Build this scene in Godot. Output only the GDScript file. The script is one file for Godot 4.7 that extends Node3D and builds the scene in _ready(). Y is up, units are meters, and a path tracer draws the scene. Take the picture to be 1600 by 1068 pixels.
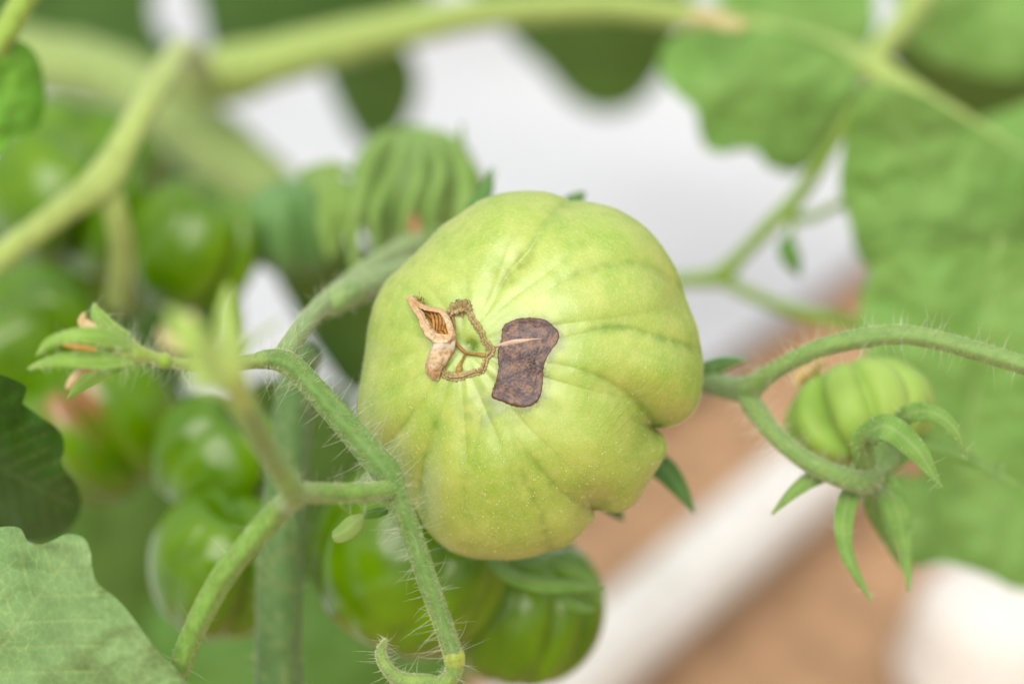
extends Node3D
# A close-up of green tomatoes on the vine, seen by a long lens that looks down on a low truss.

const K := 0.000235                     # metres per photo pixel at one metre
var cam_at := Vector3(0, 0.55, 0)
var cam_turn := Basis(Vector3.RIGHT, deg_to_rad(-30.0))
var mats := {}
var tex := {}
var rng := RandomNumberGenerator.new()
var noise_a := FastNoiseLite.new()
var noise_b := FastNoiseLite.new()

# ------------------------------------------------------------------ helpers
class Shape:
	var v := PackedVector3Array()
	var c := PackedColorArray()
	var idx := PackedInt32Array()
	# a grid of rows x cols points, shared at the seam when closed
	func grid(p: PackedVector3Array, col: PackedColorArray, cols: int, closed: bool, flip := false) -> void:
		var base := v.size()
		var rows := p.size() / cols
		v.append_array(p)
		c.append_array(col)
		var last := cols if closed else cols - 1
		for i in rows - 1:
			for j in last:
				var a := base + i * cols + j
				var b := base + i * cols + (j + 1) % cols
				var d := a + cols
				var e := b + cols
				if flip:
					idx.append_array(PackedInt32Array([a, d, b, b, d, e]))
				else:
					idx.append_array(PackedInt32Array([a, b, d, b, e, d]))
	func build(origin: Vector3) -> ArrayMesh:
		var n := PackedVector3Array()
		n.resize(v.size())
		for t in range(0, idx.size(), 3):
			var a := v[idx[t]]
			var f := (v[idx[t + 2]] - a).cross(v[idx[t + 1]] - a) * 1e6
			n[idx[t]] += f
			n[idx[t + 1]] += f
			n[idx[t + 2]] += f
		var q := PackedVector3Array()
		q.resize(v.size())
		for i in v.size():
			n[i] = n[i].normalized() if n[i].length_squared() > 1e-20 else Vector3.UP
			q[i] = v[i] - origin
		var arr := []
		arr.resize(Mesh.ARRAY_MAX)
		arr[Mesh.ARRAY_VERTEX] = q
		arr[Mesh.ARRAY_NORMAL] = n
		arr[Mesh.ARRAY_COLOR] = c
		arr[Mesh.ARRAY_INDEX] = idx
		var m := ArrayMesh.new()
		m.add_surface_from_arrays(Mesh.PRIMITIVE_TRIANGLES, arr)
		return m

func P(px: float, py: float, d: float) -> Vector3:
	return cam_at + cam_turn * (Vector3((px - 800.0) * K, (534.0 - py) * K, -1.0) * d)

func ground_at(px: float, py: float, y := 0.0) -> Vector3:
	var ray := cam_turn * Vector3((px - 800.0) * K, (534.0 - py) * K, -1.0)
	return cam_at + ray * ((y - cam_at.y) / ray.y)

func C(r: float, g: float, b: float) -> Color:
	return Color(r / 255.0, g / 255.0, b / 255.0).srgb_to_linear()

func thing(called: String, label: String, category: String, at: Vector3, group := "") -> Node3D:
	var o := Node3D.new()
	o.name = called
	add_child(o, true)
	o.position = at
	o.set_meta("label", label)
	o.set_meta("category", category)
	if group:
		o.set_meta("group", group)
	return o

func origin_of(o: Node3D) -> Vector3:
	var at := Vector3.ZERO
	var n: Node = o
	while n != self:
		at += (n as Node3D).position
		n = n.get_parent()
	return at

func part(called: String, sh: Shape, m: Material, parent: Node3D, kind := "") -> MeshInstance3D:
	var o := MeshInstance3D.new()
	o.name = called
	o.mesh = sh.build(origin_of(parent))
	o.material_override = m
	parent.add_child(o, true)
	if kind:
		o.set_meta("kind", kind)
	return o

func structure(called: String, sh: Shape, m: Material) -> MeshInstance3D:
	var o := MeshInstance3D.new()
	o.name = called
	o.mesh = sh.build(Vector3.ZERO)
	o.material_override = m
	add_child(o, true)
	o.set_meta("kind", "structure")
	return o

func noise_tex(key: String, type: int, freq: float, lo: Color, hi: Color, octaves := 4, cell := -1) -> NoiseTexture2D:
	if tex.has(key):
		return tex[key]
	var n := FastNoiseLite.new()
	n.seed = 7 + tex.size()
	n.noise_type = type
	n.frequency = freq
	n.fractal_octaves = octaves
	if cell >= 0:
		n.cellular_return_type = cell
		n.fractal_type = FastNoiseLite.FRACTAL_NONE
	var t := NoiseTexture2D.new()
	t.width = 512
	t.height = 512
	t.seamless = true
	t.noise = n
	var ramp := Gradient.new()
	ramp.set_color(0, lo)
	ramp.set_color(1, hi)
	if cell >= 0 and lo.r > hi.r:
		ramp.add_point(0.10, hi.lerp(lo, 0.25))
	t.color_ramp = ramp
	tex[key] = t
	return t

func G(x: float) -> Color:
	return Color(x, x, x)

func make_mat(called: String, rough: float, grain: Texture2D, repeats: float, relief: Texture2D = null, relief_mm := 0.0, back := Color.BLACK, sss := 0.0, rim := 0.0, spec := 0.5) -> StandardMaterial3D:
	var m := StandardMaterial3D.new()
	m.resource_name = called
	m.vertex_color_use_as_albedo = true
	m.roughness = rough
	m.metallic_specular = spec
	m.uv1_triplanar = true
	m.uv1_scale = Vector3.ONE * repeats
	m.uv1_triplanar_sharpness = 8.0
	if grain:
		m.albedo_texture = grain
	if relief:
		m.heightmap_enabled = true
		m.heightmap_texture = relief
		m.heightmap_scale = relief_mm * 0.1
	if back != Color.BLACK:
		m.backlight_enabled = true
		m.backlight = back
	if sss > 0.0:
		m.subsurf_scatter_enabled = true
		m.subsurf_scatter_strength = sss
	if rim > 0.0:
		m.rim_enabled = true
		m.rim = rim
		m.rim_tint = 0.4
	mats[called] = m
	return m

# a smooth curve through points with radii: returns [points, radii, tangents]
func curve(pts: Array, per := 10) -> Array:
	var q := PackedVector3Array()
	var r := PackedFloat32Array()
	var n := pts.size()
	for i in n - 1:
		var a: Array = pts[maxi(i - 1, 0)]
		var b: Array = pts[i]
		var c: Array = pts[i + 1]
		var d: Array = pts[mini(i + 2, n - 1)]
		for s in per:
			var t := float(s) / per
			q.append((b[0] as Vector3).cubic_interpolate(c[0], a[0], d[0], t))
			r.append(maxf(cubic_interpolate(b[1], c[1], a[1], d[1], t), 1e-5))
	q.append(pts[n - 1][0])
	r.append(pts[n - 1][1])
	var tan := PackedVector3Array()
	for i in q.size():
		tan.append((q[mini(i + 1, q.size() - 1)] - q[maxi(i - 1, 0)]).normalized())
	return [q, r, tan]

func px_path(list: Array) -> Array:
	var out := []
	for e in list:
		out.append([P(e[0], e[1], e[2]), e[3] * 0.5 * K * e[2]])
	return out

func frames(cv: Array) -> Array:
	var tan: PackedVector3Array = cv[2]
	var side := PackedVector3Array()
	var s := tan[0].cross(Vector3(0.3, 0.5, 0.8)).normalized()
	for i in tan.size():
		s = (s - tan[i] * s.dot(tan[i])).normalized()
		side.append(s)
	return [side]

func mottle(base: Color, other: Color, p: Vector3, scale: float, amount := 1.0) -> Color:
	var k := clampf(0.5 + 0.9 * noise_a.get_noise_3dv(p * scale), 0.0, 1.0) * amount
	return base.lerp(other, k)

func tube(sh: Shape, pts: Array, base: Color, other: Color, sides := 18, per := 10, rough := 0.04, round_ends := true, fine_scale := 450.0) -> Array:
	var cv := curve(pts, per)
	var q: PackedVector3Array = cv[0]
	var r: PackedFloat32Array = cv[1]
	var side: PackedVector3Array = frames(cv)[0]
	var p := PackedVector3Array()
	var col := PackedColorArray()
	var rows := []
	if round_ends:
		for k in 5:
			rows.append([0, -cos(k / 5.0 * PI / 2), maxf(sin(k / 5.0 * PI / 2), 0.02)])
	for i in q.size():
		rows.append([i, 0.0, 1.0])
	if round_ends:
		for k in 5:
			rows.append([q.size() - 1, sin((k + 1) / 5.0 * PI / 2), maxf(cos((k + 1) / 5.0 * PI / 2), 0.02)])
	for row in rows:
		var i: int = row[0]
		var t: Vector3 = cv[2][i]
		var up := t.cross(side[i])
		var c0: Vector3 = q[i] + t * (row[1] * r[i])
		var swell := 1.0 + 0.07 * noise_a.get_noise_3dv(c0 * 330.0)
		for j in sides:
			var a := TAU * j / sides
			var dir := side[i] * cos(a) + up * sin(a)
			var rr: float = r[i] * row[2] * swell * (1.0 + rough * (1.0 * cos(a * 5.0 + 0.7 + i * 0.01) + 1.4 * noise_a.get_noise_3dv((c0 + dir * r[i]) * fine_scale)))
			var w := c0 + dir * rr
			p.append(w)
			var cc := mottle(base, other, w, 700.0)
			cc = cc.lerp(other * 0.62, clampf(noise_b.get_noise_3dv(w * 4200.0) * 1.6 - 0.15, 0.0, 0.55))
			cc = cc.lerp(C(170, 172, 104), clampf(noise_a.get_noise_3dv(w * 2600.0 + Vector3(9, 4, 2)) * 1.3 - 0.25, 0.0, 0.22))
			col.append(cc)
	sh.grid(p, col, sides, true)
	return cv

# a sepal, petal or narrow leaf: a closed tapering blade with a crescent section
func blade(sh: Shape, pts: Array, base: Color, other: Color, hint: Vector3, cup := 0.25, thick := 0.0004, per := 9, wave := 0.0) -> void:
	var cv := curve(pts, per)
	var q: PackedVector3Array = cv[0]
	var r: PackedFloat32Array = cv[1]
	var p := PackedVector3Array()
	var col := PackedColorArray()
	var sides := 24
	for i in q.size():
		var t: Vector3 = cv[2][i]
		var sd := t.cross(hint).normalized()
		var n := sd.cross(t).normalized()
		for j in sides:
			var a := TAU * j / sides
			var x := cos(a)
			var th := minf(thick, r[i] * 0.5)
			var y := sin(a) * th * (1.0 + 0.5 * (1.0 - absf(x))) - cup * r[i] * x * x + 0.06 * r[i] * exp(-x * x * 30.0)
			y += wave * r[i] * noise_b.get_noise_3dv(q[i] * 260.0 + sd * x * 1.3)
			var w := q[i] + sd * (x * r[i]) + n * y
			p.append(w)
			var cc := mottle(base, other, w, 500.0)
			if absf(x) < 0.09:
				cc = cc.lerp(Color(0.6, 0.68, 0.4), 0.18)
			col.append(cc)
	sh.grid(p, col, sides, true)
	# close both ends
	for e in [0, (q.size() - 1) * sides]:
		var b := sh.v.size()
		var mid := Vector3.ZERO
		for j in sides:
			mid += p[e + j]
		sh.v.append(mid / sides)
		sh.c.append(col[e])
		for j in sides:
			sh.v.append(p[e + j])
			sh.c.append(col[e + j])
		for j in sides:
			var x := b + 1 + j
			var y := b + 1 + (j + 1) % sides
			sh.idx.append_array(PackedInt32Array([b, y, x] if e == 0 else [b, x, y]))

func hair(sh: Shape, at: Vector3, dir: Vector3, bend: Vector3, length: float, radius: float, segs: int, col: Color) -> void:
	var p := PackedVector3Array()
	var cc := PackedColorArray()
	var s := dir.cross(Vector3(0.31, 0.72, -0.62)).normalized()
	var u := dir.cross(s).normalized()
	for i in segs + 1:
		var t := float(i) / segs
		var c0 := at + dir * (length * t) + bend * (length * t * t)
		var r := radius * (1.0 - 0.85 * t)
		for j in 3:
			var a := TAU * j / 3.0
			p.append(c0 + s * (cos(a) * r) + u * (sin(a) * r))
			cc.append(col)
	sh.grid(p, cc, 3, true)

# long hairs and short down along a tube
func hairs_along(o: Node3D, cv: Array, n_long: int, long_mm: float, n_short: int, from := 0.0, to := 1.0, where: Vector3 = Vector3.ZERO) -> void:
	var q: PackedVector3Array = cv[0]
	var r: PackedFloat32Array = cv[1]
	var side: PackedVector3Array = frames(cv)[0]
	var sh := Shape.new()
	for k in n_long + n_short:
		var f := lerpf(from, to, rng.randf()) * (q.size() - 1.001)
		var i := int(f)
		var fr := f - i
		var t: Vector3 = cv[2][i]
		var up := t.cross(side[i])
		var a := rng.randf() * TAU
		var dir := side[i] * cos(a) + up * sin(a)
		var at := q[i].lerp(q[i + 1], fr) + dir * (lerpf(r[i], r[i + 1], fr) * 0.97)
		if k < n_long:
			var jit := Vector3(rng.randfn(), rng.randfn(), rng.randfn())
			var d := (dir + jit * 0.22).normalized()
			hair(sh, at, d, jit.cross(d) * rng.randf_range(0.0, 0.28), long_mm * 0.001 * (0.15 + 1.1 * pow(rng.randf(), 1.5)), 0.000034, 5, Color(0.72, 0.76, 0.6))
		else:
			var d := (dir + t * rng.randf_range(-0.5, 0.5)).normalized()
			hair(sh, at, d, Vector3.ZERO, 0.001 * rng.randf_range(0.12, 0.34), 0.000035, 1, Color(0.62, 0.68, 0.36))
	part("hairs", sh, mats.hair, o, "stuff")

# ------------------------------------------------------------------ leaves
func seg_dist(p: Vector2, a: Vector2, b: Vector2) -> float:
	var ab := b - a
	var t := clampf((p - a).dot(ab) / maxf(ab.length_squared(), 1e-9), 0.0, 1.0)
	return (a + ab * t).distance_to(p)

func leaf(called: String, label: String, outline: Array, d0: float, tilt: Vector2, base: Color, other: Color, m: Material, rib: Array, group := "", bulge := 0.006, rings := 26, dense := 5, vein_amt := 0.25) -> Node3D:
	var n := outline.size()
	var edge := PackedVector2Array()
	for i in n:
		var a := Vector2(outline[(i + n - 1) % n][0], outline[(i + n - 1) % n][1])
		var b := Vector2(outline[i][0], outline[i][1])
		var c := Vector2(outline[(i + 1) % n][0], outline[(i + 1) % n][1])
		var d := Vector2(outline[(i + 2) % n][0], outline[(i + 2) % n][1])
		var per := maxi(3, int(b.distance_to(c) / dense))
		per = mini(per, 40)
		for s in per:
			edge.append(b.cubic_interpolate(c, a, d, float(s) / per))
	var mid := Vector2.ZERO
	for e in edge:
		mid += e
	mid /= edge.size()
	var root := Vector2(rib[0][0], rib[0][1])
	var tip := Vector2(rib[1][0], rib[1][1])
	var size := root.distance_to(tip)
	var along := (tip - root).normalized()
	var across := Vector2(-along.y, along.x)
	var ribs := [[root, tip, 0.022 * size]]
	for k in 6:
		var f := 0.06 + 0.15 * k
		for s in [-1.0, 1.0]:
			var st: Vector2 = root + along * (size * (f + (0.04 if s > 0 else 0.0)))
			var en: Vector2 = st + (along * 0.62 + across * (s * 0.78)) * size * (0.62 - 0.45 * f)
			ribs.append([st, en, 0.013 * size])
			for b in 3:
				var mp := st.lerp(en, 0.25 + 0.25 * b)
				ribs.append([mp, mp + (along * (0.9 - 0.5 * b * 0.4) + across * (s * (0.1 + 0.5 * (b % 2)))) * size * 0.11, 0.006 * size])
	var o := thing(called, label, "leaf", P(root.x, root.y, d0 + tilt.dot(root - mid)), group)
	var front := PackedVector3Array()
	var back := PackedVector3Array()
	var col := PackedColorArray()
	for i in rings + 1:
		var t := maxf(float(i) / rings, 0.004)
		for e in edge:
			var q := mid.lerp(e, t)
			var v := 0.0
			for rb in ribs:
				v = maxf(v, clampf(1.0 - seg_dist(q, rb[0], rb[1]) / rb[2], 0.0, 1.0))
			var dist := absf((q - root).dot(across)) / size
			var d := d0 + tilt.dot(q - mid) + bulge * (dist * dist * 4.0 + 0.5 * pow((q - mid).length() / size, 2.0))
			d += 0.004 * noise_a.get_noise_2d(q.x * 0.016, q.y * 0.016) + 0.0006 * vein_amt * v
			d += 0.0016 * minf(bulge / 0.006, 1.0) * minf(vein_amt, 0.5) * 2.0 * noise_b.get_noise_2d(q.x * 0.07, q.y * 0.07) * t
			var w := P(q.x, q.y, d)
			front.append(w)
			back.append(P(q.x, q.y, d + (0.00035 if i < rings else 0.0)))
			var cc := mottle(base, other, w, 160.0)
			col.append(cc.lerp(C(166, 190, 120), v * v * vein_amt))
	var sh := Shape.new()
	sh.grid(front, col, edge.size(), true, true)
	sh.grid(back, col, edge.size(), true, false)
	part("leaf_blade", sh, m, o)
	var rs := Shape.new()
	var rd := []
	for k in 5:
		var q := root.lerp(tip, k * 0.22 - 0.02)
		var d := d0 + tilt.dot(q - mid) + bulge * 0.5 * pow((q - mid).length() / size, 2.0) + 0.004 * noise_a.get_noise_2d(q.x * 0.016, q.y * 0.016) + 0.0009
		rd.append([P(q.x, q.y, d), 0.013 * size * K * d0 * (1.0 - 0.2 * k)])
	tube(rs, rd, base.lerp(C(170, 195, 125), 0.4), other.lerp(C(170, 195, 125), 0.3), 10, 6)
	part("midrib", rs, mats.stem, o)
	return o

# ------------------------------------------------------------------ tomatoes
func lobed(sh: Shape, at: Vector3, axis: Vector3, size: float, squash: float, lobes: int, deep: float, base: Color, other: Color, sd: int, spot := Vector3.INF) -> void:
	var ax := axis.normalized()
	var s := ax.cross(Vector3(0.2, 0.3, 0.93)).normalized()
	var u := ax.cross(s)
	var p := PackedVector3Array()
	var col := PackedColorArray()
	var nu := 160
	var nv := 70
	for i in nv + 1:
		var th := clampf(PI * i / nv, 0.002, PI - 0.002)
		for j in nu:
			var a := TAU * j / nu
			var w := a + 0.22 * sin(a * 2.0 + sd) + 0.15 * sin(a * 3.0 + sd * 2.3)
			var l := absf(sin(w * lobes * 0.5))
			var g := deep * (0.7 + 0.5 * sin(a * 1.0 + sd * 1.7)) * pow(1.0 - l, 1.6)
			var f := pow(sin(th), 0.9)
			var r := size * f * (1.0 - g * (0.55 + 0.45 * sin(th)))
			var h := size * squash * cos(th) * (1.0 - 0.3 * exp(-pow(th / 0.45, 2.0)) - 0.14 * exp(-pow((PI - th) / 0.4, 2.0)))
			h *= 1.0 - 0.25 * g
			var dir := s * cos(a) + u * sin(a)
			var q := at + dir * r + ax * h
			q += dir * size * 0.03 * noise_a.get_noise_3dv(q * 60.0)
			p.append(q)
			var cc := mottle(base, other, q, 110.0)
			cc = cc.lerp(other * 0.7, 0.4 * clampf(noise_b.get_noise_3dv(q * 240.0) * 2.0, 0.0, 1.0))
			if spot != Vector3.INF:
				cc = cc.lerp(C(150, 112, 72), clampf(1.4 - q.distance_to(spot) / 0.0065 + noise_b.get_noise_3dv(q * 300.0), 0.0, 1.0))
			col.append(cc)
	sh.grid(p, col, nu, true, true)

func sepals(o: Node3D, list: Array, base: Color, other: Color, hint: Vector3, cup := 0.3, wave := 0.25, downy := false) -> void:
	for e in list:
		var sh := Shape.new()
		blade(sh, px_path(e), base, other, hint, cup * 0.3, 0.00016, 9, wave)
		part("sepal", sh, mats.sepal, o)
		if downy:
			var slim := []
			for k in px_path(e):
				slim.append([k[0], k[1] * 0.8])
			hairs_along(o, curve(slim, 9), 26, 3.0, 500)

# ------------------------------------------------------------------ the pale lobed tomato
const MID := Vector2(830, 588)
const MID_D := 0.517
const DOME := 186.0
const BUMPS := [[785, 716, 62.0, 18.0], [975, 380, 60.0, 16.0], [1015, 452, 46.0, 9.0], [905, 560, 56.0, 8.0], [640, 500, 60.0, 6.0], [690, 420, 50.0, 6.0], [900, 690, 50.0, 10.0], [810, 340, 46.0, 7.0], [620, 640, 44.0, 8.0], [1020, 590, 50.0, 10.0], [710, 740, 36.0, 6.0]]
var rim := PackedFloat32Array()
var rim_soft := PackedFloat32Array()
var grooves := []

func main_setup() -> void:
	var trace := [[1099, 570], [1098, 600], [1093, 625], [1083, 645], [1066, 659], [1042, 668], [1022, 669], [1036, 681], [1042, 695], [1041, 708], [1030, 728], [1014, 752], [1000, 777], [985, 793], [963, 801], [928, 796], [929, 809], [915, 826], [897, 845], [880, 855], [850, 863], [828, 870], [800, 874], [765, 874], [735, 871], [708, 863], [688, 849], [670, 830], [655, 806], [636, 770], [608, 730], [580, 695], [562, 665], [558, 640], [560, 612], [566, 580], [571, 545], [576, 508], [584, 475], [602, 440], [628, 415], [658, 386], [689, 353], [720, 333], [750, 313], [782, 302], [815, 298], [850, 299], [876, 306], [892, 313], [925, 316], [960, 325], [990, 341], [1012, 358], [1032, 381], [1050, 408], [1062, 432], [1069, 456], [1078, 482], [1089, 510], [1095, 540]]
	var dense := PackedVector2Array()
	var n := trace.size()
	for i in n:
		var q := []
		for k in 4:
			var e: Array = trace[(i + k + n - 1) % n]
			q.append(Vector2(e[0], e[1]) - MID)
		for s in 24:
			var t := s / 24.0
			dense.append((q[1] as Vector2).lerp(q[2], t) * 0.35 + (q[1] as Vector2).cubic_interpolate(q[2], q[0], q[3], t) * 0.65)
	rim.resize(720)
	rim.fill(0.0)
	for e in dense:
		var k := posmod(int(roundf(e.angle() / TAU * 720.0)), 720)
		rim[k] = maxf(rim[k], e.length())
	for k in 720:
		if rim[k] == 0.0:
			rim[k] = rim[(k + 719) % 720]
	rim_soft.resize(720)
	for k in 720:
		var s := 0.0
		for j in range(-36, 37):
			s += rim[posmod(k + j, 720)]
		rim_soft[k] = s / 73.0
	# each groove: points [x, y, depth], then its width; pixels of the photograph are only a unit of length here
	grooves = [
		[[[775, 560, 0], [860, 566, 1.5], [925, 584, 6], [985, 621, 20], [1026, 668, 44]], 44.0, 0.5],
		[[[780, 640, 0], [822, 700, 3], [870, 757, 8], [905, 783, 18], [932, 798, 36]], 40.0, 0.5],
		[[[785, 545, 0], [880, 528, 2.5], [960, 513, 4.5], [1040, 532, 6], [1097, 548, 6]], 34.0, 0.8],
		[[[780, 500, 0], [880, 440, 2.5], [975, 415, 6], [1030, 430, 11], [1070, 457, 18]], 38.0, 0.5],
		[[[757, 500, 0], [795, 432, 6], [825, 398, 7], [855, 350, 6], [892, 312, 12]], 30.0, 0.4],
		[[[735, 490, 0], [712, 440, 2.5], [698, 400, 3], [688, 350, 8]], 40.0, 0.1],
		[[[690, 500, 0], [645, 455, 2.5], [600, 438, 3]], 28.0, 0.3],
		[[[690, 590, 0], [652, 640, 2], [612, 690, 3.5], [590, 706, 4]], 26.0, 0.6],
		[[[705, 600, 0], [682, 668, 3], [663, 735, 4.5], [662, 810, 4.5]], 22.0, 0.8],
		[[[760, 620, 0], [742, 700, 2], [736, 780, 3], [740, 872, 5]], 36.0, 0.1],
		[[[800, 650, 0], [815, 730, 3], [842, 790, 4.5], [862, 860, 7]], 32.0, 0.6],
		[[[680, 545, 0], [640, 552, 1.5], [600, 556, 2], [570, 560, 2]], 20.0, 0.25],
	]
	for e in [[108, 250, 3.0], [90, 265, 3.2], [71, 255, 2.6], [50, 240, 2.4], [128, 200, 3.0], [19, 300, 2.6], [349, 300, 2.4], [318, 235, 2.4], [296, 200, 2.2], [270, 170, 2.0], [240, 150, 2.0], [214, 140, 2.4], [193, 120, 2.2], [170, 110, 1.6], [148, 140, 2.2]]:
		var u := Vector2.from_angle(deg_to_rad(e[0]))
		var c := Vector2(727, 540)
		var v := Vector2(-u.y, u.x)
		var q := []
		for k in 5:
			var w: Vector2 = c + u * (38.0 + e[1] * k / 4.0) + v * (sin(k * 1.3 + e[0]) * 5.0)
			q.append([w.x, w.y, 0.6 * e[2] * [0.5, 1.0, 1.1, 0.9, 0.3][k]])
		grooves.append([q, 17.0, 0.5])
	for g in grooves:
		var raw: Array = g[0]
		var fine := []
		for i in raw.size() - 1:
			var b := Vector3(raw[i][0], raw[i][1], raw[i][2])
			var c := Vector3(raw[i + 1][0], raw[i + 1][1], raw[i + 1][2])
			var a := b if i == 0 else Vector3(raw[i - 1][0], raw[i - 1][1], raw[i - 1][2])
			var d := c if i + 2 >= raw.size() else Vector3(raw[i + 2][0], raw[i + 2][1], raw[i + 2][2])
			for k in 4:
				var q := b.cubic_interpolate(c, a, d, k / 4.0)
				fine.append([q.x, q.y, maxf(q.z, 0.0)])
		fine.append(raw[raw.size() - 1])
		g[0] = fine
		var lo := Vector2(1e9, 1e9)
		var hi := -lo
		for e in fine:
			lo = lo.min(Vector2(e[0], e[1]) - MID)
			hi = hi.max(Vector2(e[0], e[1]) - MID)
		g.append(Rect2(lo, hi - lo).grow(g[1] * 3.0))

func rim_at(list: PackedFloat32Array, a: float) -> float:
	var f := fposmod(a / TAU * 720.0, 720.0)
	var i := int(f)
	return lerpf(list[i % 720], list[(i + 1) % 720], f - i)

# [depth, streak] of the grooves at a place on the face
func groove_at(x: float, y: float) -> Vector2:
	var p := Vector2(x, y)
	var deep := 0.0
	var streak := 0.0
	for g in grooves:
		if not (g[3] as Rect2).has_point(p):
			continue
		var pts: Array = g[0]
		var w: float = g[1]
		var best := 1e9
		var depth := 0.0
		for i in pts.size() - 1:
			var a := Vector2(pts[i][0], pts[i][1]) - MID
			var b := Vector2(pts[i + 1][0], pts[i + 1][1]) - MID
			var ab := b - a
			var t := clampf((p - a).dot(ab) / ab.length_squared(), 0.0, 1.0)
			var d := (a + ab * t).distance_to(p)
			if d < best:
				best = d
				depth = lerpf(pts[i][2], pts[i + 1][2], t)
		if best < w * 3.0:
			depth *= 1.0 - smoothstep(w * 1.6, w * 3.0, best)
			deep += depth * (0.62 * exp(-pow(best / w, 2.0)) + 0.38 * exp(-best / (w * 0.22)))
			streak = maxf(streak, g[2] * clampf(depth / 4.0, 0.0, 1.0) * exp(-pow(best / 7.0, 2.0)))
	return Vector2(deep, streak)

func main_point(a: float, s: float, front: bool) -> Vector3:
	var k := smoothstep(0.62, 1.0, s)
	var r := lerpf(rim_at(rim_soft, a), rim_at(rim, a), k) * s
	var x := cos(a) * r
	var y := sin(a) * r
	var h := sqrt(maxf(0.0, 1.0 - pow(s, 2.4)))
	if not front:
		return Vector3(x, y, -h * 150.0)
	return Vector3(x, y, h * DOME + face_relief(x, y, h))

func face_relief(x: float, y: float, h: float) -> float:
	var g := groove_at(x, y).x * 2.1 * minf(1.0, h * 2.2 + 0.2)
	var pole := Vector2(x + 103.0, y + 48.0)
	var rp := pole.length()
	var z := -g
	z -= 9.0 * exp(-pow(rp / 30.0, 2.0))                                     # the dimple in the scar
	z -= 5.0 * exp(-pow(Vector2(x + 92.0, y + 50.0).length() / 8.0, 2.0))
	var ang := atan2(pole.y, pole.x)
	z += 1.1 * exp(-pow((rp - 62.0) / 34.0, 2.0)) * noise_b.get_noise_2d(cos(ang) * 9.0, sin(ang) * 9.0)
	for b in BUMPS:
		z += 0.6 * b[3] * exp(-pow((x + 830.0 - b[0]) / b[2], 2.0) - pow((y + 588.0 - b[1]) / b[2], 2.0))
	z += 3.0 * noise_a.get_noise_2d(x * 0.02, y * 0.02) * h
	return z

# local point -> world
func main_world(q: Vector3) -> Vector3:
	return P(MID.x, MID.y, MID_D) + cam_turn * Vector3(q.x, -q.y, q.z) * (K * MID_D)

# height of the face over a local x, y
func face_z(x: float, y: float) -> float:
	var a := atan2(y, x)
	var r := Vector2(x, y).length()
	var s := r / rim_at(rim_soft, a)
	for k in 3:
		s = r / lerpf(rim_at(rim_soft, a), rim_at(rim, a), smoothstep(0.62, 1.0, s))
	var h := sqrt(maxf(0.0, 1.0 - pow(minf(s, 1.0), 2.4)))
	return h * DOME + face_relief(x, y, h)

# world point on the face under a place of the photograph, lifted by some pixels' length
func on_face(px: float, py: float, lift := 0.0) -> Vector3:
	var z := DOME
	var x := 0.0
	var y := 0.0
	for k in 4:
		var f := 1.0 - z * K
		x = (px - 800.0) * f - (MID.x - 800.0)
		y = (py - 534.0) * f - (MID.y - 534.0)
		z = face_z(x, y)
	return main_world(Vector3(x, y, z + lift))

func on_path(list: Array) -> Array:
	var out := []
	for e in list:
		out.append([on_face(e[0], e[1], e[2]), e[3] * 0.5 * K * 0.495])
	return out

const PATCH := [[785, 510], [795, 502], [812, 496], [834, 495], [853, 499], [865, 508], [874, 519], [872, 533], [863, 545], [855, 558], [850, 574], [849, 592], [846, 615], [838, 630], [820, 637], [801, 635], [781, 627], [768, 622], [769, 609], [775, 592], [778, 572], [777, 555], [779, 541], [783, 526]]

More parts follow.
